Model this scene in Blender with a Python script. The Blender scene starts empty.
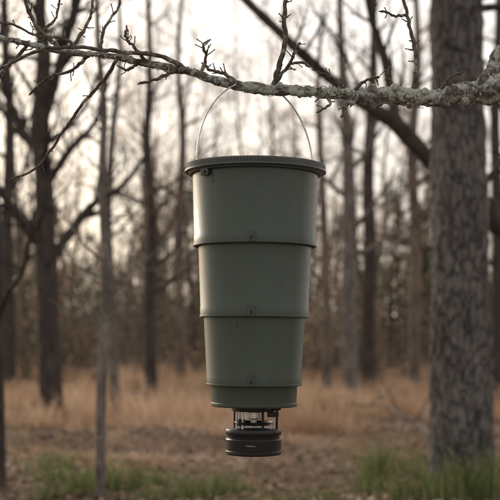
import bpy, math, random
import numpy as np
from mathutils import noise as mn, Vector

random.seed(7)
RNG = np.random.default_rng(7)
K = 36/85/500.0      # tangent per photo pixel, 85 mm lens
D = 3.54
HZ = 340.0
CAMZ = 1.5
S = K*D

def W(px, py, d=D):
    return np.array([(px-250)*K*d, d, CAMZ+(HZ-py)*K*d])

# ------------------------------------------------------------------ materials
def mat_new(name):
    m = bpy.data.materials.new(name); m.use_nodes = True
    nt = m.node_tree
    b = nt.nodes['Principled BSDF']
    return m, nt, b
def ramp(nt, fac, stops):
    r = nt.nodes.new('ShaderNodeValToRGB')
    e = r.color_ramp.elements
    while len(e) < len(stops): e.new(0.5)
    for i, (p, c) in enumerate(stops):
        e[i].position = p; e[i].color = (c[0], c[1], c[2], 1)
    nt.links.new(fac, r.inputs[0])
    return r.outputs[0]
def mixc(nt, fac, a, b, mode='MIX'):
    n = nt.nodes.new('ShaderNodeMix'); n.data_type = 'RGBA'; n.blend_type = mode
    if isinstance(fac, (int, float)): n.inputs[0].default_value = fac
    else: nt.links.new(fac, n.inputs[0])
    for sock, v in ((n.inputs[6], a), (n.inputs[7], b)):
        if isinstance(v, tuple): sock.default_value = (*v, 1)
        else: nt.links.new(v, sock)
    return n.outputs[2]
def coords(nt, scale=(1, 1, 1)):
    tc = nt.nodes.new('ShaderNodeTexCoord'); mp = nt.nodes.new('ShaderNodeMapping')
    mp.inputs['Scale'].default_value = scale
    nt.links.new(tc.outputs['Object'], mp.inputs[0])
    return mp.outputs[0]
def noise(nt, co, scale, detail=6, rough=0.6):
    n = nt.nodes.new('ShaderNodeTexNoise')
    n.inputs['Scale'].default_value = scale; n.inputs['Detail'].default_value = detail
    n.inputs['Roughness'].default_value = rough
    nt.links.new(co, n.inputs['Vector']); return n.outputs['Fac']
def bump(nt, b, h, strength, dist):
    n = nt.nodes.new('ShaderNodeBump'); n.inputs['Strength'].default_value = strength
    n.inputs['Distance'].default_value = dist
    nt.links.new(h, n.inputs['Height']); nt.links.new(n.outputs[0], b.inputs['Normal'])

def bark(name, dark, light, stretch=0.25, scale=18, bd=0.02, lichen=None, lich_amt=0.55, lscale=6):
    m, nt, b = mat_new(name)
    co = coords(nt, (1, 1, stretch)); co2 = coords(nt)
    n1 = noise(nt, co, scale, 8, 0.65)
    c = ramp(nt, n1, [(0.34, dark), (0.66, light)])
    if lichen:
        n3 = noise(nt, co2, lscale, 6, 0.7)
        f = ramp(nt, n3, [(lich_amt-0.03, (0, 0, 0)), (lich_amt+0.05, (1, 1, 1))])
        n4 = noise(nt, co2, lscale*9, 4)
        lc = ramp(nt, n4, [(0.35, tuple(x*0.5 for x in lichen)), (0.65, lichen)])
        c = mixc(nt, f, c, lc)
    nt.links.new(c, b.inputs['Base Color'])
    b.inputs['Roughness'].default_value = 0.9
    b.inputs['Specular IOR Level'].default_value = 0.2
    bump(nt, b, n1, 0.9, bd)
    return m

def plate_bark(name):
    m, nt, b = mat_new(name)
    tc = coords(nt, (1, 1, 0.3))
    nz = nt.nodes.new('ShaderNodeTexNoise'); nz.inputs['Scale'].default_value = 5
    nz.inputs['Detail'].default_value = 5
    nt.links.new(tc, nz.inputs['Vector'])
    add = nt.nodes.new('ShaderNodeVectorMath'); add.operation = 'MULTIPLY_ADD'
    add.inputs[1].default_value = (0.22, 0.22, 0.22)
    nt.links.new(nz.outputs['Color'], add.inputs[0]); nt.links.new(tc, add.inputs[2])
    v = nt.nodes.new('ShaderNodeTexVoronoi'); v.feature = 'DISTANCE_TO_EDGE'
    v.inputs['Scale'].default_value = 15
    nt.links.new(add.outputs[0], v.inputs['Vector'])
    n1 = noise(nt, coords(nt, (1, 1, .5)), 26, 8, 0.75)
    n0 = noise(nt, coords(nt, (1, 1, .4)), 3, 4, 0.6)
    c1 = ramp(nt, n1, [(0.3, (0.06, 0.055, 0.052)), (0.7, (0.21, 0.195, 0.185))])
    c1 = mixc(nt, ramp(nt, n0, [(0.35, (0, 0, 0)), (0.7, (.5, .5, .5))]), c1, (0.065, 0.059, 0.056))
    f = ramp(nt, v.outputs['Distance'], [(0.0, (0, 0, 0)), (0.13, (1, 1, 1))])
    c = mixc(nt, f, (0.03, 0.026, 0.024), c1)
    nt.links.new(c, b.inputs['Base Color'])
    b.inputs['Roughness'].default_value = 0.9
    b.inputs['Specular IOR Level'].default_value = 0.2
    bump(nt, b, mixc(nt, 0.4, f, n1), 0.9, 0.03)
    return m

def tint_mat(name, stops, transl=0.0, rough=0.8):
    m, nt, b = mat_new(name)
    a = nt.nodes.new('ShaderNodeAttribute'); a.attribute_name = 'tint'
    c = ramp(nt, a.outputs['Fac'], stops)
    nt.links.new(c, b.inputs['Base Color'])
    b.inputs['Roughness'].default_value = rough
    b.inputs['Specular IOR Level'].default_value = 0.15
    if transl > 0:
        t = nt.nodes.new('ShaderNodeBsdfTranslucent'); nt.links.new(c, t.inputs[0])
        mx = nt.nodes.new('ShaderNodeMixShader'); mx.inputs[0].default_value = transl
        nt.links.new(b.outputs[0], mx.inputs[1]); nt.links.new(t.outputs[0], mx.inputs[2])
        nt.links.new(mx.outputs[0], nt.nodes['Material Output'].inputs[0])
    return m

M_branch = bark('lichen_bark', (0.03, 0.025, 0.021), (0.17, 0.15, 0.135), 1, 60, 0.006, (0.42, 0.44, 0.39), 0.50, 24)
M_twig = bark('twig_bark', (0.04, 0.031, 0.026), (0.13, 0.105, 0.09), 1, 90, 0.002, (0.30, 0.33, 0.28), 0.58, 30)
M_dark = bark('dark_bark', (0.022, 0.018, 0.016), (0.08, 0.064, 0.055), 0.25, 14, 0.03)
M_grey = bark('grey_bark', (0.06, 0.05, 0.044), (0.19, 0.165, 0.148), 0.3, 12, 0.02, (0.26, 0.27, 0.23), 0.58, 5)
M_far = bark('far_bark', (0.06, 0.047, 0.039), (0.21, 0.163, 0.132), 0.3, 5, 0.02)
M_plate = plate_bark('pine_bark')

# ------------------------------------------------------------------ mesh helpers
def make_mesh(name, V, F, mat, tint=None, smooth=True):
    me = bpy.data.meshes.new(name)
    k = F.shape[1]
    me.vertices.add(len(V)); me.vertices.foreach_set('co', np.ascontiguousarray(V, dtype=np.float32).ravel())
    me.loops.add(F.size); me.loops.foreach_set('vertex_index', F.astype(np.int32).ravel())
    me.polygons.add(len(F)); me.polygons.foreach_set('loop_start', np.arange(0, F.size, k, dtype=np.int32))
    me.update(calc_edges=True)
    if smooth: me.polygons.foreach_set('use_smooth', np.ones(len(F), dtype=bool))
    if tint is not None:
        a = me.attributes.new('tint', 'FLOAT', 'POINT'); a.data.foreach_set('value', tint.astype(np.float32))
    me.materials.append(mat); me.validate()
    return me
def add_obj(name, me, parent=None, loc=(0, 0, 0)):
    o = bpy.data.objects.new(name, me); o.location = loc
    bpy.context.scene.collection.objects.link(o)
    if parent: o.parent = parent
    return o
def empty(name, loc=(0, 0, 0)):
    o = bpy.data.objects.new(name, None); o.empty_display_size = 0.1; o.location = loc
    bpy.context.scene.collection.objects.link(o); return o

def catmull(P, R, n):
    P = np.asarray(P, float); R = np.asarray(R, float)
    Q = np.vstack([2*P[0]-P[1], P, 2*P[-1]-P[-2]])
    out = []; ro = []
    m = len(P)-1
    for t in np.linspace(0, m, n):
        i = min(int(t), m-1); u = t-i
        a, b, c, d = Q[i], Q[i+1], Q[i+2], Q[i+3]
        out.append(0.5*((2*b)+(-a+c)*u+(2*a-5*b+4*c-d)*u*u+(-a+3*b-3*c+d)*u**3))
        ro.append(R[i]*(1-u)+R[i+1]*u)
    return np.array(out), np.array(ro)

class MB:
    def __init__(s): s.V = []; s.F = []; s.n = 0; s.tips = []
    def tube(s, P, R, sides=6, disp=None):
        P = np.asarray(P, float); R = np.asarray(R, float)
        T = np.gradient(P, axis=0); T /= np.linalg.norm(T, axis=1)[:, None]+1e-9
        m = np.abs(T.mean(axis=0)); ref = np.zeros(3); ref[int(np.argmin(m))] = 1
        U = np.cross(ref, T); U /= np.linalg.norm(U, axis=1)[:, None]+1e-9
        Vv = np.cross(T, U)
        a = np.linspace(0, 2*np.pi, sides, endpoint=False)
        dirs = U[:, None, :]*np.cos(a)[None, :, None]+Vv[:, None, :]*np.sin(a)[None, :, None]
        X = P[:, None, :]+dirs*R[:, None, None]
        if disp:
            for i in range(len(P)):
                for j in range(sides):
                    X[i, j] += dirs[i, j]*disp(X[i, j], R[i])
        n = len(P)
        i = np.arange(n-1)[:, None]; j = np.arange(sides)[None, :]; j2 = (j+1) % sides
        F = np.stack([i*sides+j, i*sides+j2, (i+1)*sides+j2, (i+1)*sides+j], -1).reshape(-1, 4)+s.n
        s.V.append(X.reshape(-1, 3)); s.F.append(F); s.n += n*sides
    def mesh(s, name, mat):
        return make_mesh(name, np.vstack(s.V), np.vstack(s.F), mat)

def unit(v): return v/(np.linalg.norm(v)+1e-9)
def grow(mb, p, d, L, r, level, maxl, rng, droop=0.15, kids=(5, 4, 3), rmin=0.004, wig=0.16):
    n = max(4, 8-level)
    pts = [np.array(p, float)]; cur = np.array(d, float)
    for i in range(n-1):
        cur = unit(cur+rng.normal(0, wig, 3)+np.array([0, 0, droop]))
        pts.append(pts[-1]+cur*L/(n-1))
    R = np.maximum(r*(1-np.linspace(0, 1, n)*0.85), rmin*0.6)
    mb.tube(pts, R, [10, 6, 4, 3, 3][level])
    mb.tips.append(pts[-1])
    if level < maxl:
        k = kids[min(level, len(kids)-1)]
        for j in range(k):
            t = rng.uniform(0.25, 0.97); f = t*(n-1); i = min(int(f), n-2)
            q = pts[i]+(pts[i+1]-pts[i])*(f-i)
            base = unit(pts[i+1]-pts[i])
            side = unit(np.cross(base, rng.normal(0, 1, 3)))
            ang = rng.uniform(0.5, 1.1)
            nd = base*math.cos(ang)+side*math.sin(ang)
            grow(mb, q, nd, L*rng.uniform(0.4, 0.65)*(1.1-0.4*t), max(r*(1-t*0.8)*0.6, rmin), level+1, maxl, rng, droop, kids, rmin, wig)

def tree(mb, trunk, radii, rng, start=0.3, nb=14, blen=3.0, maxl=3, kids=(5, 4, 3), sides=16, rmin=0.006, disp=None, n=24, bz=0.45):
    P, R = catmull(trunk, radii, n)
    mb.tube(P, R, sides, disp)
    for k in range(nb):
        t = start+(1-start)*(k+rng.uniform(0, 1))/nb; t = min(t, 0.985)
        f = t*(n-1); i = min(int(f), n-2)
        q = P[i]+(P[i+1]-P[i])*(f-i)
        az = rng.uniform(0, 2*math.pi)
        d = unit(np.array([math.cos(az), math.sin(az), rng.uniform(0.1, 2*bz)]))
        grow(mb, q, d, blen*rng.uniform(0.6, 1.1)*(1.15-0.7*t), max(R[i]*rng.uniform(0.3, 0.5), rmin*1.5), 1, maxl, rng, 0.12, kids, rmin)

def quads(C, size, rng, flat=False):
    n = len(C)
    a = rng.normal(0, 1, (n, 3)); a /= np.linalg.norm(a, axis=1)[:, None]
    if flat: a[:, 2] *= 0.25
    b = np.cross(a, rng.normal(0, 1, (n, 3)) if not flat else np.tile([0, 0, 1.], (n, 1))+rng.normal(0, .25, (n, 3)))
    b /= np.linalg.norm(b, axis=1)[:, None]+1e-9
    s = size[:, None]
    V = np.stack([C-a*s, C+b*s*0.55, C+a*s, C-b*s*0.55], 1).reshape(-1, 3)
    F = np.arange(4*n).reshape(-1, 4)
    return V, F

def blades(B, h, w, rng, lean=0.35):
    n = len(B)
    az = rng.uniform(0, 2*np.pi, n)
    wv = np.stack([np.cos(az), np.sin(az), np.zeros(n)], 1)*w[:, None]
    ln = rng.normal(0, lean, (n, 3)); ln[:, 2] = 1
    mid = B+ln*h[:, None]*np.array([0.35, 0.35, 0.55])
    tip = B+ln*h[:, None]
    V = np.stack([B-wv, B+wv, mid+wv*0.8, mid-wv*0.8, tip], 1).reshape(-1, 3)
    o = (np.arange(n)*5)[:, None]
    F = np.concatenate([o+np.array([[0, 1, 2]]), o+np.array([[0, 2, 3]]), o+np.array([[3, 2, 4]])], 0)
    return V, F

# ------------------------------------------------------------------ ground
def gz(x, y):
    return 0.06*np.sin(x*0.5+1)*np.sin(y*0.33)+0.03*np.sin(x*1.7+y*0.9)+0.16*np.exp(-((y-17.5+0.15*x)/0.8)**2)*(1/(1+np.exp((x-0.6)*3)))-0.10*np.exp(-((y-16+0.15*x)/0.7)**2)*(1/(1+np.exp((x-0.6)*3)))
def build_ground():
    xs = np.concatenate([[-900, -300, -120], np.linspace(-60, 60, 241), [120, 300, 900]])
    ys = np.concatenate([[-400, -100, -20], np.linspace(0, 100, 301), [150, 300, 900]])
    X, Y = np.meshgrid(xs, ys)
    Z = gz(X, Y)
    V = np.stack([X, Y, Z], -1).reshape(-1, 3)
    nx = len(xs); i = np.arange(len(ys)-1)[:, None]; j = np.arange(nx-1)[None, :]
    F = np.stack([i*nx+j, i*nx+j+1, (i+1)*nx+j+1, (i+1)*nx+j], -1).reshape(-1, 4)
    m, nt, b = mat_new('forest_floor')
    co = coords(nt)
    n1 = noise(nt, co, 0.5, 6, 0.65); n2 = noise(nt, co, 9, 8, 0.75)
    c1 = ramp(nt, n2, [(0.3, (0.05, 0.036, 0.028)), (0.5, (0.155, 0.112, 0.085)), (0.7, (0.29, 0.215, 0.168))])
    c2 = ramp(nt, n2, [(0.3, (0.10, 0.070, 0.05)), (0.7, (0.32, 0.232, 0.165))])
    f = ramp(nt, n1, [(0.42, (0, 0, 0)), (0.62, (1, 1, 1))])
    nt.links.new(mixc(nt, f, c1, c2), b.inputs['Base Color'])
    b.inputs['Roughness'].default_value = 0.95; b.inputs['Specular IOR Level'].default_value = 0.1
    bump(nt, b, n2, 0.8, 0.05)
    add_obj('ground', make_mesh('ground', V, F, m))
build_ground()

def floor_pts(n, y0, y1, rng, pw=1.0):
    y = y0+(y1-y0)*rng.uniform(0, 1, n)**pw
    x = rng.uniform(-1, 1, n)*(0.30*y+2)
    return x, y

M_litter = tint_mat('dead_leaves', [(0, (0.06, 0.04, 0.028)), (0.5, (0.23, 0.148, 0.10)), (0.85, (0.42, 0.30, 0.22)), (1, (0.56, 0.47, 0.39))])
x, y = floor_pts(50000, 8.5, 34, RNG, 1.3)
C = np.stack([x, y, gz(x, y)+RNG.uniform(0.005, 0.06, len(x))], 1)
V, F = quads(C, RNG.uniform(0.025, 0.065, len(x)), RNG, True)
lt = np.clip(RNG.uniform(0, 1, len(x))*0.8+0.25*np.sin(x*1.1+y*0.6)*np.sin(y*1.3), 0, 1)
add_obj('leaf_litter', make_mesh('leaf_litter', V, F, M_litter, np.repeat(lt, 4), False))

# dry grass
M_dry = tint_mat('dry_grass', [(0, (0.17, 0.10, 0.06)), (0.5, (0.42, 0.275, 0.175)), (1, (0.68, 0.53, 0.38))], 0.35)
def clumps(nc, per, y0, y1, hr, spread, rng, pw=1.0, keep=None):
    cx, cy = floor_pts(nc, y0, y1, rng, pw)
    if keep is not None:
        k = keep(cx, cy, rng); cx, cy = cx[k], cy[k]
    n = len(cx)
    big = 0.5+0.5*np.sin(cx*0.7+cy*0.31)*np.sin(cy*0.27+1.3*np.sin(cx*.4))
    ch = rng.uniform(hr[0], hr[1], n)*(0.4+0.95*big); ct = np.clip(rng.uniform(0, .6, n)+0.6*big-.08, 0, 1)
    bx = np.repeat(cx, per)+rng.normal(0, spread, n*per); by = np.repeat(cy, per)+rng.normal(0, spread, n*per)
    h = np.repeat(ch, per)*rng.uniform(0.5, 1.1, n*per)
    t = np.clip(np.repeat(ct, per)*0.75+rng.uniform(0, 0.32, n*per), 0, 1)
    return np.stack([bx, by, gz(bx, by)-0.01], 1), h, t
def patch(cx, cy, rng):
    v = np.sin(cx*0.55+2)*np.sin(cy*0.35+1)+0.6*np.sin(cx*1.3+cy*0.7)
    return v+rng.normal(0, 0.3, len(cx)) > 0.05
B, h, t = clumps(4600, 26, 18.5, 62, (0.18, 0.74), 0.10, RNG, 1.1, patch)
V, F = blades(B, h, RNG.uniform(0.005, 0.011, len(B)), RNG)
B2, h2, t2 = clumps(2200, 20, 10, 21, (0.05, 0.20), 0.08, RNG, 1.0, patch)
V2, F2 = blades(B2, h2, RNG.uniform(0.002, 0.005, len(B2)), RNG, 0.5)
add_obj('dry_grass', make_mesh('dry_grass', np.vstack([V, V2]), np.vstack([F, F2+len(V)]), M_dry, np.repeat(np.concatenate([t, t2]), 5), False))

# green grass tufts
M_green = tint_mat('green_grass', [(0, (0.05, 0.07, 0.025)), (0.6, (0.13, 0.165, 0.06)), (1, (0.29, 0.30, 0.14))], 0.35)
gc = []
spots = [(-1.62, 11.3, .10, .34), (-1.5, 11.9, .10, .22), (-1.2, 11.7, .12, .38), (-1.0, 12.3, .09, .2), (-0.55, 11.2, .10, .30), (-0.32, 11.5, .12, .33), (-0.1, 12, .1, .16), (1.35, 12.6, .10, .55), (1.25, 11.8, .12, .34), (1.5, 11.3, .1, .25),
         (1.8, 11.0, .14, .42), (1.95, 11.2, .14, .5), (2.15, 10.9, .16, .62), (2.35, 11.2, .18, .58), (2.0, 12.6, .25, .5), (1.7, 13.4, .25, .4), (-2.0, 12.2, .14, .26), (-2.2, 13.5, .2, .26), (0.7, 11.5, .12, .14),
         (0.25, 11.0, .14, .14), (-0.85, 11.0, .12, .16), (-1.9, 11.1, .12, .18)]
for sx, sy, sp, hh in spots:
    n = 170
    bx = sx+RNG.normal(0, sp, n); by = sy+RNG.normal(0, sp*1.2, n)
    gc.append(np.stack([bx, by, gz(bx, by), hh*RNG.uniform(0.35, 1.0, n)], 1))
bx, by = floor_pts(8500, 9, 19, RNG); k = patch(bx+5, by, RNG); bx, by = bx[k], by[k]
gc.append(np.stack([bx, by, gz(bx, by), RNG.uniform(0.03, 0.12, len(bx))], 1))
G = np.vstack(gc)
V, F = blades(G[:, :3], G[:, 3], RNG.uniform(0.003, 0.006, len(G)), RNG, 0.4)
add_obj('green_grass', make_mesh('green_grass', V, F, M_green, np.repeat(RNG.uniform(0, 1, len(G)), 5), False))

# ------------------------------------------------------------------ near tree with the hanging branch
host = empty('oak_tree', (2.05, 3.75, 0))
def knob(p, r):
    v = Vector(p)
    return r*(0.34*mn.noise(v*14)+0.32*mn.noise(v*38)+0.18*mn.noise(v*90))
def pxpath(pts):   # (px,py,r_px,depth offset)
    P = np.array([W(a, b, D+dd) for a, b, r, dd in pts]); R = np.array([r*S for a, b, r, dd in pts])
    return P, R
hl = np.array(host.location)
def link_child(mb, name, mat):
    V = np.vstack(mb.V)-hl
    me = make_mesh(name, V, np.vstack(mb.F), mat)
    return add_obj(name, me, host)
mb = MB()
main = [(905, 128, 22, .2), (760, 105, 19, .12), (640, 84, 17, .05), (560, 76, 16, .02), (505, 82, 13.5, 0), (486, 92, 11, 0), (462, 93, 9.0, 0), (435, 99, 8.6, 0.01), (408, 97, 7.8, 0), (385, 96, 8.0, 0), (372, 98, 8.4, 0), (350, 95, 6.2, 0), (335, 93, 5.6, 0),
        (300, 91, 4.8, 0), (270, 90, 4.9, 0), (240, 86, 4.4, 0), (215, 80, 4.1, 0), (190, 72, 3.9, 0.01), (150, 64, 3.5, .02), (110, 56, 3.1, .05), (60, 51, 2.9, .08), (20, 42, 2.7, .10), (-40, 30, 2.2, .14), (-110, 22, 1.5, .2)]
P, R = pxpath(main)
P, R = catmull(P, R, 900)
mb.tube(P, R, 36, knob)
mainP, mainR = P, R
Pb, Rb = pxpath([(478, 90, 4, -.01), (487, 76, 6.5, -.01), (493, 64, 6.5, 0), (497, 54, 5.5, 0), (500, 46, 2.5, 0)])
Pb, Rb = catmull(Pb, Rb, 60); mb.tube(Pb, Rb, 30, knob)
for (bx, by, br) in [(395, 88, 5), (372, 89, 5.5), (445, 104, 5), (352, 101, 4.5), (425, 92, 4.5), (231, 81, 3.4), (182, 70, 3.3), (465, 101, 5), (410, 105, 4), (300, 94, 3.4), (280, 86, 4)]:
    Pb, Rb = pxpath([(bx-br, by, .4, -.01), (bx-br*.6, by, br*.75, -.012), (bx, by, br, -.014), (bx+br*.6, by, br*.7, -.012), (bx+br, by, .4, -.01)])
    Pb, Rb = catmull(Pb, Rb, 16); mb.tube(Pb, Rb, 16, knob)
link_child(mb, 'branch', M_branch)
mb = MB()
rt = np.random.default_rng(3)
tree(mb, [(2.1, 3.75, -0.1), (2.08, 3.75, 0.5), (2.03, 3.75, 2.2), (2.1, 3.8, 4.0), (2.3, 3.8, 6.5)], [.27, .19, .16, .12, .05], rt, 0.65, 6, 2.0, 2, sides=24, n=40)
link_child(mb, 'trunk', M_grey)
# twigs
mb = MB(); rt = np.random.default_rng(11)
def bud(p, d, s=1.0):
    d = unit(d); L = 0.008*s
    mb.tube([p, p+d*L*.25, p+d*L*.6, p+d*L], [0.0014*s, 0.0026*s, 0.0023*s, 0.0004], 7)
def twig(pts, spurs=4, n=None):
    P, R = pxpath(pts)
    n = n or max(14, 10*len(pts))
    P, R = catmull(P, R, n)
    j = rt.normal(0, 1, (n, 3)); j = (j+np.roll(j, 1, 0)+np.roll(j, -1, 0))/3
    j[0] = 0; P = P+j*0.0022
    mb.tube(P, R, 9, lambda p, r: r*0.35*mn.noise(Vector(p)*70))
    bud(P[-1], P[-1]-P[-3])
    for s in range(spurs):
        i = int(rt.uniform(0.2, 0.95)*(n-2))
        t = unit(P[i+1]-P[i]); sd = unit(np.cross(t, rt.normal(0, 1, 3))); sd[1] *= 0.5
        d = unit(t*0.5+sd); L = rt.uniform(0.008, 0.034)
        q = [P[i], P[i]+d*L*.5+rt.normal(0, .002, 3), P[i]+d*L]
        mb.tube(q, [max(R[i]*.5, .0016), max(R[i]*.4, .0013), .0014], 6)
        bud(q[-1], d, 0.8)
T = [
 [(274, 88, 3.4, 0), (279, 66, 2.8, -.01), (285, 40, 2.4, -.02), (284, 18, 2.1, -.03), (287, -20, 2.0, -.04)],
 [(413, 94, 3.0, 0), (416, 66, 2.2, -.01), (413, 40, 2.0, 0), (407, 16, 1.8, .01), (398, -20, 1.6, .02)],
 [(406, 15, 1.4, .01), (396, 16, 1.2, 0), (382, 11, 1.3, -.01)],
 [(352, 94, 2.2, 0), (360, 84, 1.6, -.02), (370, 79, 1.2, -.03), (378, 77, 1.2, -.03)],
 [(345, 92, 2.4, 0), (338, 82, 1.8, -.02), (328, 76, 1.5, -.02), (320, 72, 1.3, -.03)],
 [(352, 100, 2.0, 0), (345, 108, 1.5, -.02), (342, 117, 1.2, -.03)],
 [(272, 86, 2.0, 0), (288, 66, 1.6, -.03), (296, 50, 1.4, -.05), (299, 44, 1.3, -.05)],
 [(289, 64, 1.4, -.03), (300, 62, 1.2, -.04), (309, 66, 1.1, -.05)],
 [(240, 84, 2.2, 0), (224, 74, 1.8, .02), (210, 69, 1.5, .02), (203, 64, 1.3, .03)],
 [(200, 76, 2.0, 0), (206, 58, 1.5, -.02), (203, 46, 1.3, -.03), (209, 40, 1.1, -.03)],
 [(176, 70, 2.0, 0), (160, 78, 1.6, -.02), (140, 84, 1.4, -.02)],
 [(150, 65, 2.2, .02), (135, 48, 1.6, 0), (126, 38, 1.4, 0), (127, 28, 1.2, 0)],
 [(118, 58, 2.0, .02), (102, 82, 1.7, .06), (82, 104, 1.6, .1), (62, 133, 1.5, .15), (36, 168, 1.2, .2), (10, 180, 1.1, .2)],
 [(62, 51, 2.8, .08), (42, 32, 2.2, .1), (30, 14, 2.0, .1), (20, -20, 1.8, .1)],
 [(190, 72, 2.6, 0), (160, 56, 2.2, -.02), (120, 52, 2.0, -.03), (78, 47, 1.8, -.04), (40, 50, 1.7, -.05), (0, 68, 1.6, -.05), (-30, 76, 1.5, -.05)],
 [(100, 50, 1.8, -.03), (104, 30, 1.4, -.02), (118, 8, 1.2, 0), (120, -10, 1.2, 0)],
 [(78, 47, 1.6, -.04), (60, 38, 1.4, -.06), (38, 36, 1.2, -.08), (10, 24, 1.1, -.1), (-20, 22, 1, -.1)],
 [(440, 94, 2.0, 0), (448, 80, 1.4, -.02), (462, 72, 1.2, -.03)],
 [(325, 94, 1.8, 0), (330, 104, 1.4, -.02), (318, 112, 1.1, -.03)],
 [(398, 90, 2.0, 0), (388, 78, 1.5, -.01), (390, 64, 1.1, -.02)],
 [(30, 42, 2.2, .1), (14, 60, 1.8, .1), (-10, 82, 1.6, .1)],
 [(90, 54, 2.0, .06), (72, 70, 1.6, .1), (48, 78, 1.3, .15), (30, 94, 1.1, .2)],
 [(140, 62, 1.6, .03), (128, 70, 1.3, .03), (118, 66, 1.1, .03)],
 [(70, 50, 2.0, .08), (84, 30, 1.7, .12), (92, 10, 1.5, .15), (96, -20, 1.3, .2)],
 [(40, 32, 1.6, .1), (56, 18, 1.3, .12), (60, 0, 1.2, .14), (70, -20, 1.1, .15)],
]
for i, t_ in enumerate(T): twig(t_, 2 if len(t_) < 4 else 6)
for s in range(22):
    i = int(rt.uniform(0.22, 0.96)*len(mainP)); i = min(i, len(mainP)-3)
    t = unit(mainP[i+1]-mainP[i]); sd = unit(np.cross(t, rt.normal(0, 1, 3)))
    if abs(mainP[i][0]) < .1: continue
    d = unit(t*0.7+sd); L = rt.uniform(0.010, 0.032)
    st = mainP[i]+sd*mainR[i]*.7
    q = [st, st+d*L*.5+rt.normal(0, .003, 3), st+d*L]
    mb.tube(q, [.0035, .0022, .0016], 7); bud(q[-1], d, 0.9)
link_child(mb, 'twigs', M_twig)
# lichen flakes
m, nt, b = mat_new('lichen')
co = coords(nt); n1 = noise(nt, co, 120, 4)
nt.links.new(ramp(nt, n1, [(0.3, (0.20, 0.225, 0.18)), (0.7, (0.48, 0.50, 0.44))]), b.inputs['Base Color']); b.inputs['Roughness'].default_value = 0.95
LV = []; LF = []; ln = 0
rl = np.random.default_rng(5)
for s in range(4800):
    u = rl.uniform(0.12, 0.97); i = min(int(u*len(mainP)), len(mainP)-3)
    t = unit(mainP[i+1]-mainP[i]); a = rl.uniform(0, 2*math.pi)
    up = unit(np.cross(t, [0, 1, 0])); fr = np.cross(t, up)
    nrm = up*math.cos(a)+fr*math.sin(a)
    c = mainP[i]+nrm*mainR[i]*rl.uniform(0.95, 1.14)
    if mn.noise(Vector(c)*26) < (0.05 if c[0] > .2 else 0.2): continue
    e1 = unit(np.cross(nrm, rl.normal(0, 1, 3))); e2 = np.cross(nrm, e1)
    r = rl.uniform(0.0015, 0.0042)
    k = 6; ring = []
    for q in range(k):
        aa = 2*math.pi*q/k
        ring.append(c+(e1*math.cos(aa)+e2*math.sin(aa))*r*rl.uniform(0.6, 1.3)+nrm*rl.uniform(0, 0.0026))
    LV += [c]+ring
    for q in range(k): LF.append((ln, ln+1+q, ln+1+(q+1) % k))
    ln += k+1
add_obj('lichen', make_mesh('lichen', np.array(LV)-hl, np.array(LF), m, None, False), host)

# ------------------------------------------------------------------ deer feeder
feeder = empty('hanging_game_feeder', (0.0127, D, CAMZ))
def zz(py): return (HZ-py)*S
def plastic(name, ca, cb, dust, spec):
    m, nt, b = mat_new(name)
    co = coords(nt); n1 = noise(nt, co, 5, 5, 0.6); n2 = noise(nt, co, 900, 2)
    n3 = noise(nt, coords(nt, (1, 1, 0.08)), 30, 5, 0.7)
    n4 = noise(nt, co, 42, 8, 0.8)
    c = ramp(nt, n1, [(0.3, ca), (0.7, cb)])
    c = mixc(nt, ramp(nt, n3, [(0.50, (0, 0, 0)), (0.85, (0.35, 0.35, 0.35))]), c, dust)
    c = mixc(nt, ramp(nt, n4, [(0.60, (0, 0, 0)), (0.80, (0.35, 0.35, 0.35))]), c, (0.10, 0.096, 0.078))
    nt.links.new(c, b.inputs['Base Color'])
    nt.links.new(ramp(nt, n4, [(0.3, (0.33,)*3), (0.7, (0.46,)*3)]), b.inputs['Roughness'])
    b.inputs['Specular IOR Level'].default_value = spec
    bump(nt, b, n2, 0.12, 0.0006)
    return m
mg = plastic('green_plastic', (0.028, 0.043, 0.030), (0.036, 0.052, 0.037), (0.062, 0.076, 0.056), 0.38)
mlid = plastic('lid_plastic', (0.042, 0.050, 0.045), (0.055, 0.063, 0.057), (0.10, 0.108, 0.10), 0.4)
mbk, nt, b = mat_new('black_plastic')
b.inputs['Base Color'].default_value = (0.006, 0.006, 0.007, 1); b.inputs['Roughness'].default_value = 0.38
b.inputs['Specular IOR Level'].default_value = 0.35
n2 = noise(nt, coords(nt), 600, 2); bump(nt, b, n2, 0.15, 0.0006)
mst, nt, b = mat_new('zinc_steel')
b.inputs['Metallic'].default_value = 1.0
n2 = noise(nt, coords(nt), 80, 3)
nt.links.new(ramp(nt, n2, [(0.3, (0.42, 0.41, 0.40)), (0.7, (0.62, 0.61, 0.59))]), b.inputs['Base Color']); b.inputs['Roughness'].default_value = 0.32
mlb, nt, b = mat_new('label')
n2 = noise(nt, coords(nt), 260, 2)
nt.links.new(ramp(nt, n2, [(0.48, (0.02, 0.02, 0.02)), (0.58, (0.16, 0.16, 0.155))]), b.inputs['Base Color'])

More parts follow.
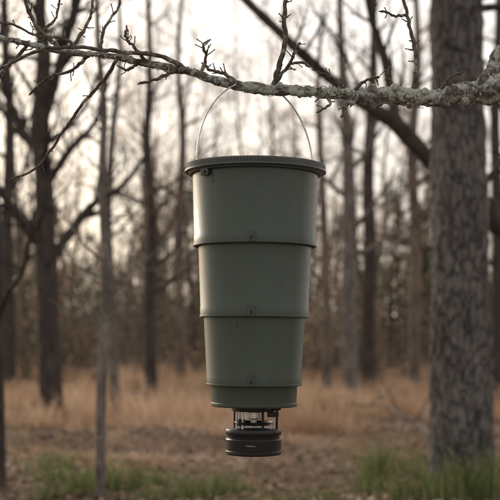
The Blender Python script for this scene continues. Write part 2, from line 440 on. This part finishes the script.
import bmesh
def lathe(name, prof, mat, seg=160, rib=None, parent=feeder):
    a = np.linspace(0, 2*np.pi, seg, endpoint=False)
    V = []
    for r, py in prof:
        rr = np.full(seg, r*S)
        if rib and rib[0](r, py): rr = rr*(1-rib[1]*((np.arange(seg)//2) % 2))
        V.append(np.stack([rr*np.cos(a), rr*np.sin(a), np.full(seg, zz(py))], 1))
    V = np.vstack(V); n = len(prof)
    i = np.arange(n-1)[:, None]; j = np.arange(seg)[None, :]; j2 = (j+1) % seg
    F = np.stack([i*seg+j, (i+1)*seg+j, (i+1)*seg+j2, i*seg+j2], -1).reshape(-1, 4)
    me = make_mesh(name, V, F, mat)
    bm = bmesh.new(); bm.from_mesh(me); bmesh.ops.recalc_face_normals(bm, faces=bm.faces); bm.to_mesh(me); bm.free()
    me.polygons.foreach_set('use_smooth', np.ones(len(me.polygons), dtype=bool))
    me.set_sharp_from_angle(angle=math.radians(32))
    return add_obj(name, me, parent)
def sect(name, r0, y0, r1, y1, rin):
    pr = [(rin, y0-1), (r0, y0-1), (r0, y0+2), (r1+(r0-r1)*.12, y1-9.2), (r1+.55, y1-8.6), (r1+.55, y1-1.0), (r1+1.0, y1-0.7), (r1+1.15, y1+.1), (r1+1.0, y1+.9), (r1+.5, y1+1.2), (r1-1.2, y1+1.1), (r1-1.6, y1-.5), (rin-9, y1-1.0)]
    return lathe(name, pr, mg)
sect('upper_tier', 62.6, 176, 60.6, 246, 58)
sect('second_tier', 56.4, 246, 53.8, 316.5, 50)
sect('third_tier', 50.6, 316.5, 47.0, 384, 44)
lathe('bottom_tier', [(40, 383), (43.8, 383), (43.3, 386), (42.6, 402), (43.2, 402.6), (43.2, 405), (42.4, 406), (40.5, 406.4), (39, 405), (20, 408), (0.1, 408.5)], mg)
lathe('lid', [(0.1, 164), (30, 164.6), (60, 166), (66, 166.6), (67, 165.8), (69.2, 166), (70, 166.9), (70, 171.2), (70.6, 171.6), (70.6, 173.2), (69.4, 173.8), (67, 174), (66.2, 175.6), (63.8, 175.8), (63, 174.5), (50, 174)], mlid, 560,
      rib=(lambda r, py: 69.0 < r < 70.2 and py < 172, 0.015))
def box(name, c, s, mat, rotz=0, bev=0.0012, parent=feeder, tilt=0):
    me = bpy.data.meshes.new(name); bm = bmesh.new(); bmesh.ops.create_cube(bm, size=1)
    for v in bm.verts: v.co = Vector((v.co.x*s[0], v.co.y*s[1], v.co.z*s[2]))
    bmesh.ops.bevel(bm, geom=bm.edges[:], offset=min(bev, min(s)*.3), segments=2, affect='EDGES')
    bm.to_mesh(me); bm.free(); me.materials.append(mat)
    o = add_obj(name, me, parent, c); o.rotation_euler = (tilt, 0, rotz); return o
for ti, (r, y1) in enumerate([(60.9, 246), (54.2, 316.5), (47.4, 384)]):
    for q in range(3):
        a = -math.pi/2-0.06+q*2*math.pi/3
        rr = (r+.5)*S
        box('tab', (rr*math.cos(a), rr*math.sin(a), zz(y1-5)), (0.006, 0.024, 0.030), mg, a)
        box('tab_slot', ((rr+.0032)*math.cos(a), (rr+.0032)*math.sin(a), zz(y1-3.2)), (0.0012, 0.008, 0.010), mbk, a, 0.0003)
for (r0, y0, r1, y1, a) in [(55.4, 249, 54.4, 258, -1.15), (49.8, 319, 49.2, 328, -1.95), (61.9, 178, 61.6, 189, -2.3)]:
    rr = r0*S; box('bayonet_rib', (rr*math.cos(a), rr*math.sin(a), zz((y0+y1)/2)), (0.005, 0.012, (y1-y0)*S), mg, a)
a = -2.42
box('lid_latch', (64.6*S*math.cos(a), 64.6*S*math.sin(a), zz(178)), (0.010, 0.034, 0.020), mg, a)
box('latch_pin', (66.6*S*math.cos(a), 66.6*S*math.sin(a), zz(178.5)), (0.005, 0.014, 0.010), mbk, a)
# wire handle
mw = MB()
rot = math.radians(13)
t = np.linspace(-0.06, math.pi+0.06, 90)
hx = 58*S*np.cos(t); hz = zz(166)+84.0*S*np.sin(t)
P = np.stack([hx, hx*math.sin(rot), hz], 1)
P[:, 0] -= 0.010*np.clip(np.sin(t), 0, 1)
mw.tube(P, np.full(len(t), 0.0026), 10)
add_obj('wire_handle', mw.mesh('wire_handle', mst), feeder)
for s in (0, -1):
    q = P[s]
    box('handle_lug', (q[0], q[1], zz(166.2)), (0.026, 0.016, 0.012), mst, rot, 0.002)
# mechanism
lathe('motor_mount', [(0.1, 407), (21, 407), (22, 408), (22, 410), (21, 411), (0.1, 411)], mbk, 64)
lathe('motor', [(0.1, 411), (7, 411), (8, 412), (8, 418), (7, 419), (3, 419.5), (3, 427), (0.1, 427)], mst, 48)
lathe('spinner_plate', [(0.1, 424), (16, 424), (19, 421.5), (19.5, 421.9), (16.5, 425), (0.1, 425)], mst, 64)
for (ax, ay) in [(-17, -6), (-11, -12), (9, -12), (23, -5), (20, 8), (-14, 10), (-19, 4)]:
    mw = MB(); mw.tube([(ax*S, ay*S, zz(409)), (ax*S, ay*S, zz(420)), (ax*S, ay*S, zz(432))], [.0038]*3, 12)
    add_obj('post', mw.mesh('post', mbk if ax in (23, -19, 9) else mst), feeder)
box('bracket', (19*S, -6*S, zz(414)), (0.034, 0.010, 0.016), mbk, 0.2)
box('bracket', (22*S, -7*S, zz(408)), (0.024, 0.03, 0.010), mbk, 0.2)
box('clip', (-12*S, -11*S, zz(422)), (0.020, 0.012, 0.022), mbk, 0)
lathe('control_unit', [(0.1, 428), (25.5, 428), (27.4, 428.6), (28, 429.6), (28, 433.6), (27.4, 434.6), (26, 435), (25.8, 437.5), (27.2, 438), (27.8, 439), (27.4, 450), (28, 450.6), (28, 453), (27, 454.2), (24, 454.6), (0.1, 454.6)], mbk, 128)
a = -math.pi/2-0.1; box('label', (27.7*S*math.cos(a), 27.7*S*math.sin(a), zz(444)), (0.0016, 0.028, 0.005), mlb, a, 0.0003)
feeder.rotation_euler = (0, math.radians(0.4), 0)

# ------------------------------------------------------------------ big pine at right
def platey(p, r):
    v = Vector((p[0], p[1], p[2]*0.35))
    return 0.035*mn.noise(v*7)+0.022*mn.noise(v*22)
pine = MB(); rp = np.random.default_rng(21)
dp = 11.6
tb = [W(464, 506, dp), W(462, 470, dp), W(461, 350, dp), W(459, 200, dp), W(457, 60, dp), W(456, -60, dp), W(455, -500, dp+.3), W(452, -900, dp+.5)]
tb[0][2] = -0.15
tr = np.array([39, 33, 30, 27.5, 25.5, 24, 17, 5])*K*dp
Pt, Rt = catmull(tb, tr, 300)
pine.tube(Pt, Rt, 72, platey)
for kk in range(26):
    i = int(rp.uniform(0.62, 0.98)*299); az = rp.uniform(0, 6.28)
    grow(pine, Pt[i], unit(np.array([math.cos(az), math.sin(az), 0.3])), rp.uniform(1.2, 2.6), .05, 1, 2, rp)
par = empty('pine_tree', tuple(tb[0])); off = np.array(tb[0])
V = np.vstack(pine.V)-off
add_obj('trunk', make_mesh('pine_trunk', V, np.vstack(pine.F), M_plate), par)
M_needle = tint_mat('pine_needles', [(0, (0.025, 0.04, 0.018)), (1, (0.075, 0.10, 0.04))])
tips = np.array(pine.tips)
C = np.repeat(tips, 26, 0)+rp.normal(0, .16, (len(tips)*26, 3))
Vn, Fn = quads(C, rp.uniform(.05, .12, len(C)), rp)
add_obj('needles', make_mesh('pine_needles_mesh', Vn-off, Fn, M_needle, np.repeat(rp.uniform(0, 1, len(C)), 4), False), par)

# ------------------------------------------------------------------ individual mid-distance trees
def add_tree(name, d, pts, mat, seed, **kw):
    P = [W(a, b, d) for a, b, r in pts]; P[0][2] = -0.1
    R = [r*K*d for a, b, r in pts]
    m_ = MB(); rg = np.random.default_rng(seed)
    extra = kw.pop('limbs', [])
    tree(m_, P, R, rg, **kw)
    for lm in extra:
        LP = [W(a, b, d+dd) for a, b, r, dd in lm]; LR = [r*K*d for a, b, r, dd in lm]
        LP, LR = catmull(LP, LR, 24); m_.tube(LP, LR, 10, lambda p, r: r*.3*mn.noise(Vector(p)*6))
        for q in range(9):
            i = int(rg.uniform(.2, .95)*22); dr = unit(LP[i+1]-LP[i]); sd = unit(np.cross(dr, rg.normal(0, 1, 3)))
            grow(m_, LP[i], unit(dr*.7+sd), rg.uniform(.12, .25)*d*.16+.3, LR[i]*.45, 2, 3, rg, 0.1, (4, 4, 3), 0.006)
    off = P[0].copy()
    e = empty(name, tuple(off))
    add_obj('trunk_and_limbs', make_mesh(name+'_mesh', np.vstack(m_.V)-off, np.vstack(m_.F), mat), e)
    return m_, e
add_tree('oak_tree', 13.2, [(640, 470, 34), (625, 400, 28), (590, 330, 25), (545, 262, 18), (500, 222, 14), (470, 196, 11), (430, 160, 8.5), (395, 124, 8), (355, 98, 6), (315, 66, 5.2), (275, 28, 4.6), (232, -15, 4.2), (190, -70, 4)], M_dark, 31,
         start=0.35, nb=9, blen=1.5, maxl=3, rmin=0.006, n=70, disp=lambda p, r: r*.22*mn.noise(Vector(p)*5),
         limbs=[[(398, 124, 6, 0), (392, 100, 5, .1), (385, 60, 4.5, .2), (372, 20, 4, .3), (362, -40, 3, .3)], [(545, 262, 12, 0), (540, 180, 9, .3), (520, 80, 8, .6), (530, -60, 6, 1)]])
add_tree('bare_tree', 21, [(53, 422, 17), (52, 405, 12), (49, 340, 11), (46, 260, 11), (44, 190, 10), (40, 120, 8.5), (44, 60, 7.5), (40, 0, 6), (46, -90, 4), (50, -170, 2)], M_dark, 41,
         start=.45, nb=18, blen=3.2, maxl=3, n=50, disp=lambda p, r: r*.2*mn.noise(Vector(p)*4),
         limbs=[[(50, 262, 6, 0), (66, 238, 5.5, .2), (92, 205, 4, .4), (120, 188, 3, .5), (150, 150, 2, .6)], [(46, 250, 6, 0), (22, 222, 5, -.2), (0, 190, 4.5, -.4), (-30, 150, 4, -.6)],
                [(44, 120, 5, 0), (58, 70, 5, .2), (72, 20, 5, .3), (88, -40, 4, .4)], [(44, 160, 4, 0), (18, 120, 4, .2), (-6, 60, 3, .3)], [(44, 190, 4, 0), (70, 150, 3.4, -.3), (96, 120, 2.6, -.5), (110, 70, 2, -.7)]])
add_tree('bare_sapling', 10.9, [(99, 506, 5.5), (100, 480, 5), (101, 400, 5), (104, 320, 4.8), (105, 250, 4.4), (102, 180, 4), (104, 110, 3.5), (98, 40, 2.8), (96, -60, 1.5)], M_grey, 42, start=.3, nb=9, blen=.9, maxl=2, rmin=.004, n=50)
add_tree('bare_tree', 28, [(351, 406, 10), (350, 380, 8.5), (349, 300, 8), (350, 220, 7), (347, 140, 5.5), (342, 60, 4), (338, -40, 2.5)], M_grey, 43, start=.4, nb=14, blen=3, n=40)
add_tree('bare_tree', 33, [(369, 385, 8), (368, 330, 6.5), (370, 250, 6.5), (368, 180, 6), (371, 110, 5), (374, 40, 4), (372, -60, 2)], M_dark, 44, start=.45, nb=14, blen=3, n=40)
add_tree('bare_tree', 30, [(326, 395, 6), (327, 340, 4.5), (325, 260, 4), (322, 180, 3.5), (318, 90, 2.5), (322, 20, 1.5)], M_far, 45, start=.3, nb=12, blen=2.4, n=40)
add_tree('bare_tree', 27, [(150, 405, 8), (151, 380, 6), (149, 300, 5.6), (152, 220, 5), (147, 140, 4), (150, 60, 3), (146, -30, 2)], M_dark, 46, start=.3, nb=14, blen=3, n=40)
add_tree('bare_tree', 24, [(116, 412, 7), (114, 380, 5), (112, 300, 4.5), (108, 220, 4), (112, 140, 3.4), (120, 60, 2.4), (118, -30, 1.5)], M_grey, 47, start=.3, nb=12, blen=2.6, n=40)
add_tree('bare_tree', 12, [(-6, 500, 14), (-5, 470, 11), (-6, 380, 10), (-10, 200, 10), (-20, 60, 9), (-24, -200, 5)], M_dark, 48, start=.4, nb=12, blen=1.9, n=40)
add_tree('bare_tree', 38, [(180, 378, 6), (181, 340, 5), (178, 240, 4.5), (183, 140, 3.6), (178, 60, 2.6), (184, -30, 1.5)], M_far, 49, start=.3, nb=14, blen=3.4, n=40)
add_tree('bare_tree', 34, [(415, 382, 7), (414, 340, 6), (416, 250, 5.5), (412, 150, 5), (418, 60, 4), (414, -40, 2)], M_far, 50, start=.4, nb=14, blen=3.4, n=40)
add_tree('bare_tree', 36, [(8, 380, 8), (9, 330, 6.5), (7, 230, 6), (10, 120, 5), (4, 20, 4), (8, -60, 2)], M_dark, 51, start=.3, nb=14, blen=3.4, n=40)
add_tree('bare_tree', 30, [(497, 396, 8), (496, 340, 6.5), (498, 230, 6), (495, 120, 5), (499, 20, 4), (496, -60, 2)], M_dark, 52, start=.3, nb=14, blen=3, n=40)
fb = MB(); rf = np.random.default_rng(9)
P, R = catmull([(1.75, 25, .05), (2.3, 21.5, .32), (2.45, 18.5, .30), (2.6, 16, .06)], [.015, .025, .032, .035], 24)
fb.tube(P, R, 8)
for q in range(8):
    i = int(rf.uniform(2, 20)); grow(fb, P[i], unit(rf.normal(0, 1, 3)+np.array([0, 0, .5])), .7, .018, 2, 3, rf, 0)
add_obj('fallen_branch', fb.mesh('fallen_branch', M_far))

# ------------------------------------------------------------------ distant woods (instanced)
far = empty('distant_trees')
M_amber = tint_mat('withered_leaves', [(0, (0.26, 0.15, 0.08)), (0.6, (0.56, 0.38, 0.22)), (1, (0.72, 0.56, 0.39))], 0.6)
M_ever = tint_mat('evergreen_leaves', [(0, (0.03, 0.04, 0.02)), (1, (0.085, 0.10, 0.05))])
variants = []
for s in range(7):
    rg = np.random.default_rng(100+s); m_ = MB()
    H = rg.uniform(12, 17)
    pts = [np.array([0, 0, -0.3])]
    x = y = 0
    for q in range(1, 7):
        x += rg.normal(0, .22); y += rg.normal(0, .22); pts.append(np.array([x, y, H*q/6]))
    r0 = rg.uniform(.09, .18)
    tree(m_, pts, [r0*1.4, r0, r0*.85, r0*.7, r0*.5, r0*.3, .02], rg, .2, 24, 4.0, 3, (5, 4, 3), 8, 0.011, n=20)
    me = m_.mesh('distant_tree_mesh', M_far if s % 3 else M_dark)
    tips = np.array(m_.tips)
    lf = None
    if s in (0, 2, 4, 5):
        sel = tips[rg.uniform(0, 1, len(tips)) < .45]
        C = np.repeat(sel, 6, 0)+rg.normal(0, .24, (len(sel)*6, 3))
        V, F = quads(C, rg.uniform(.03, .08, len(C)), rg)
        lf = make_mesh('withered_leaves_mesh', V, F, M_amber, np.repeat(rg.uniform(0, 1, len(C)), 4), False)
    variants.append((me, lf))
for s in range(2):
    rg = np.random.default_rng(200+s); m_ = MB(); H = 11+3*s
    tree(m_, [(0, 0, -.3), (.1, 0, H*.3), (0, .1, H*.7), (0, 0, H)], [.2, .15, .09, .02], rg, .12, 34, 3.0, 2, (5, 3), 8, 0.012, n=20, bz=.15)
    me = m_.mesh('distant_pine_mesh', M_dark)
    tips = np.array(m_.tips)
    C = np.repeat(tips, 22, 0)+rg.normal(0, .28, (len(tips)*22, 3))
    V, F = quads(C, rg.uniform(.07, .17, len(C)), rg)
    variants.append((me, make_mesh('evergreen_mesh', V, F, M_ever, np.repeat(rg.uniform(0, 1, len(C)), 4), False)))
rg = np.random.default_rng(77)
def place(vi, x, y, s):
    me, lf = variants[vi]
    o = add_obj('tree', me, far, (x, y, 0)); rz = rg.uniform(0, 6.28); o.rotation_euler = (0, 0, rz); o.scale = (s, s, s*rg.uniform(.9, 1.1))
    if lf:
        o2 = add_obj('leaves', lf, far, (x, y, 0)); o2.rotation_euler = o.rotation_euler; o2.scale = o.scale
for q in range(112):
    y = 40+70*rg.uniform(0, 1)**.8; x = rg.uniform(-1, 1)*(.30*y+3)
    place(int(rg.integers(0, 7)), x, y, rg.uniform(.6, 1.0))
for q in range(26):
    y = rg.uniform(62, 110); x = rg.uniform(-1, 1)*(.30*y)
    place(7+int(rg.integers(0, 2)), x, y, rg.uniform(.45, .8))
for (x, y, s) in [(7.5, 60, .62), (5.2, 66, .6), (9.5, 58, .7), (10.5, 70, .9), (-13, 75, .7), (-4, 80, .5)]:
    place(8, x, y, s)
for (v_, x, y, s) in [(2, -1.5, 55, .95), (5, 3.6, 54, .9), (0, 0.4, 72, 1.1), (4, -2.8, 74, 1.15), (2, 3.2, 78, 1.15), (4, 9, 62, 1.0), (1, 1.2, 46, .95), (6, -2.3, 50, 1.0), (1, -0.3, 62, 1.2), (4, 1.6, 66, 1.1), (5, -6, 66, 1.1), (2, -9.5, 60, 1.0)]:
    place(v_, x, y, s)

# understory brush
ub = np.random.default_rng(55)
bm_ = MB(); leafC = []
for q in range(480):
    y = 36+60*ub.uniform(0, 1)**.9; x = ub.uniform(-1, 1)*(.30*y+2)
    hgt = ub.uniform(1.0, 4.2)
    for w in range(4):
        d0 = unit(np.array([ub.normal(0, .35), ub.normal(0, .35), 1]))
        grow(bm_, (x+ub.normal(0, .2), y+ub.normal(0, .2), -.05), d0, hgt, .02, 2, 3, ub, 0.05, (5, 7, 4), 0.008)
    tp = np.array(bm_.tips[-24:]); leafC.append(np.repeat(tp, 6, 0)+ub.normal(0, .28, (len(tp)*6, 3)))
add_obj('understory_brush', bm_.mesh('understory_brush', M_far))
C = np.vstack(leafC); tv = np.concatenate([np.full(len(c), ub.uniform(0, 1)) for c in leafC])
V, F = quads(C, ub.uniform(.04, .11, len(C)), ub)
M_brush = tint_mat('brush_leaves', [(0, (0.06, 0.05, 0.042)), (0.4, (0.17, 0.13, 0.10)), (0.7, (0.11, 0.11, 0.075)), (1, (0.46, 0.32, 0.21))], 0.35)
add_obj('understory_foliage', make_mesh('understory_foliage', V, F, M_brush, np.repeat(np.clip(tv+ub.normal(0, .08, len(tv)), 0, 1), 4), False))
C = []
for q in range(1300):
    y = ub.uniform(100, 130); x = ub.uniform(-50, 50); z = ub.uniform(0, 1)**1.3*(9+3*math.sin(x*.2)+2*math.sin(x*.53+1))
    C.append(np.array([x, y, z])+ub.normal(0, .8, (40, 3)))
C = np.vstack(C); V, F = quads(C, ub.uniform(.10, .30, len(C)), ub)
add_obj('distant_woods', make_mesh('distant_woods', V, F, M_brush, np.repeat(ub.uniform(0, 1, len(C)), 4), False))

# ------------------------------------------------------------------ light: low sun behind thin cloud, off to the left
SE, SR = math.radians(18), math.radians(-36)
w = bpy.data.worlds.new("World"); bpy.context.scene.world = w; w.use_nodes = True
nt = w.node_tree; bg = nt.nodes['Background']
sky = nt.nodes.new('ShaderNodeTexSky'); sky.sky_type = 'NISHITA'; sky.sun_disc = False
sky.sun_elevation = SE; sky.sun_rotation = SR; sky.air_density = 1.0; sky.dust_density = 4.0; sky.ozone_density = 1.0
mix = nt.nodes.new('ShaderNodeMix'); mix.data_type = 'RGBA'; mix.blend_type = 'MIX'; mix.inputs[0].default_value = 0.62
mix.inputs[7].default_value = (10.4, 9.4, 8.5, 1)
nt.links.new(sky.outputs[0], mix.inputs[6]); nt.links.new(mix.outputs[2], bg.inputs[0]); bg.inputs[1].default_value = 0.15
sl = bpy.data.lights.new('sun', 'SUN'); sl.energy = 1.5; sl.angle = math.radians(14); sl.color = (1, .89, .76)
so = bpy.data.objects.new('sun', sl); bpy.context.scene.collection.objects.link(so)
sd = Vector((math.sin(SR)*math.cos(SE), math.cos(SR)*math.cos(SE), math.sin(SE)))
so.rotation_euler = sd.to_track_quat('Z', 'Y').to_euler()

# ------------------------------------------------------------------ camera
cd = bpy.data.cameras.new('camera'); co_ = bpy.data.objects.new('camera', cd); bpy.context.scene.collection.objects.link(co_)
co_.location = (0, 0, CAMZ); co_.rotation_euler = (math.radians(90), 0, 0)
cd.lens = 85; cd.sensor_width = 36; cd.shift_y = (HZ-250)/500; cd.clip_end = 3000
cd.dof.use_dof = True; cd.dof.focus_distance = D-0.08; cd.dof.aperture_fstop = 3.8; cd.dof.aperture_blades = 0
bpy.context.scene.camera = co_
bpy.context.scene.view_settings.view_transform = 'Standard'
bpy.context.scene.view_settings.look = 'None'
bpy.context.scene.view_settings.exposure = 0
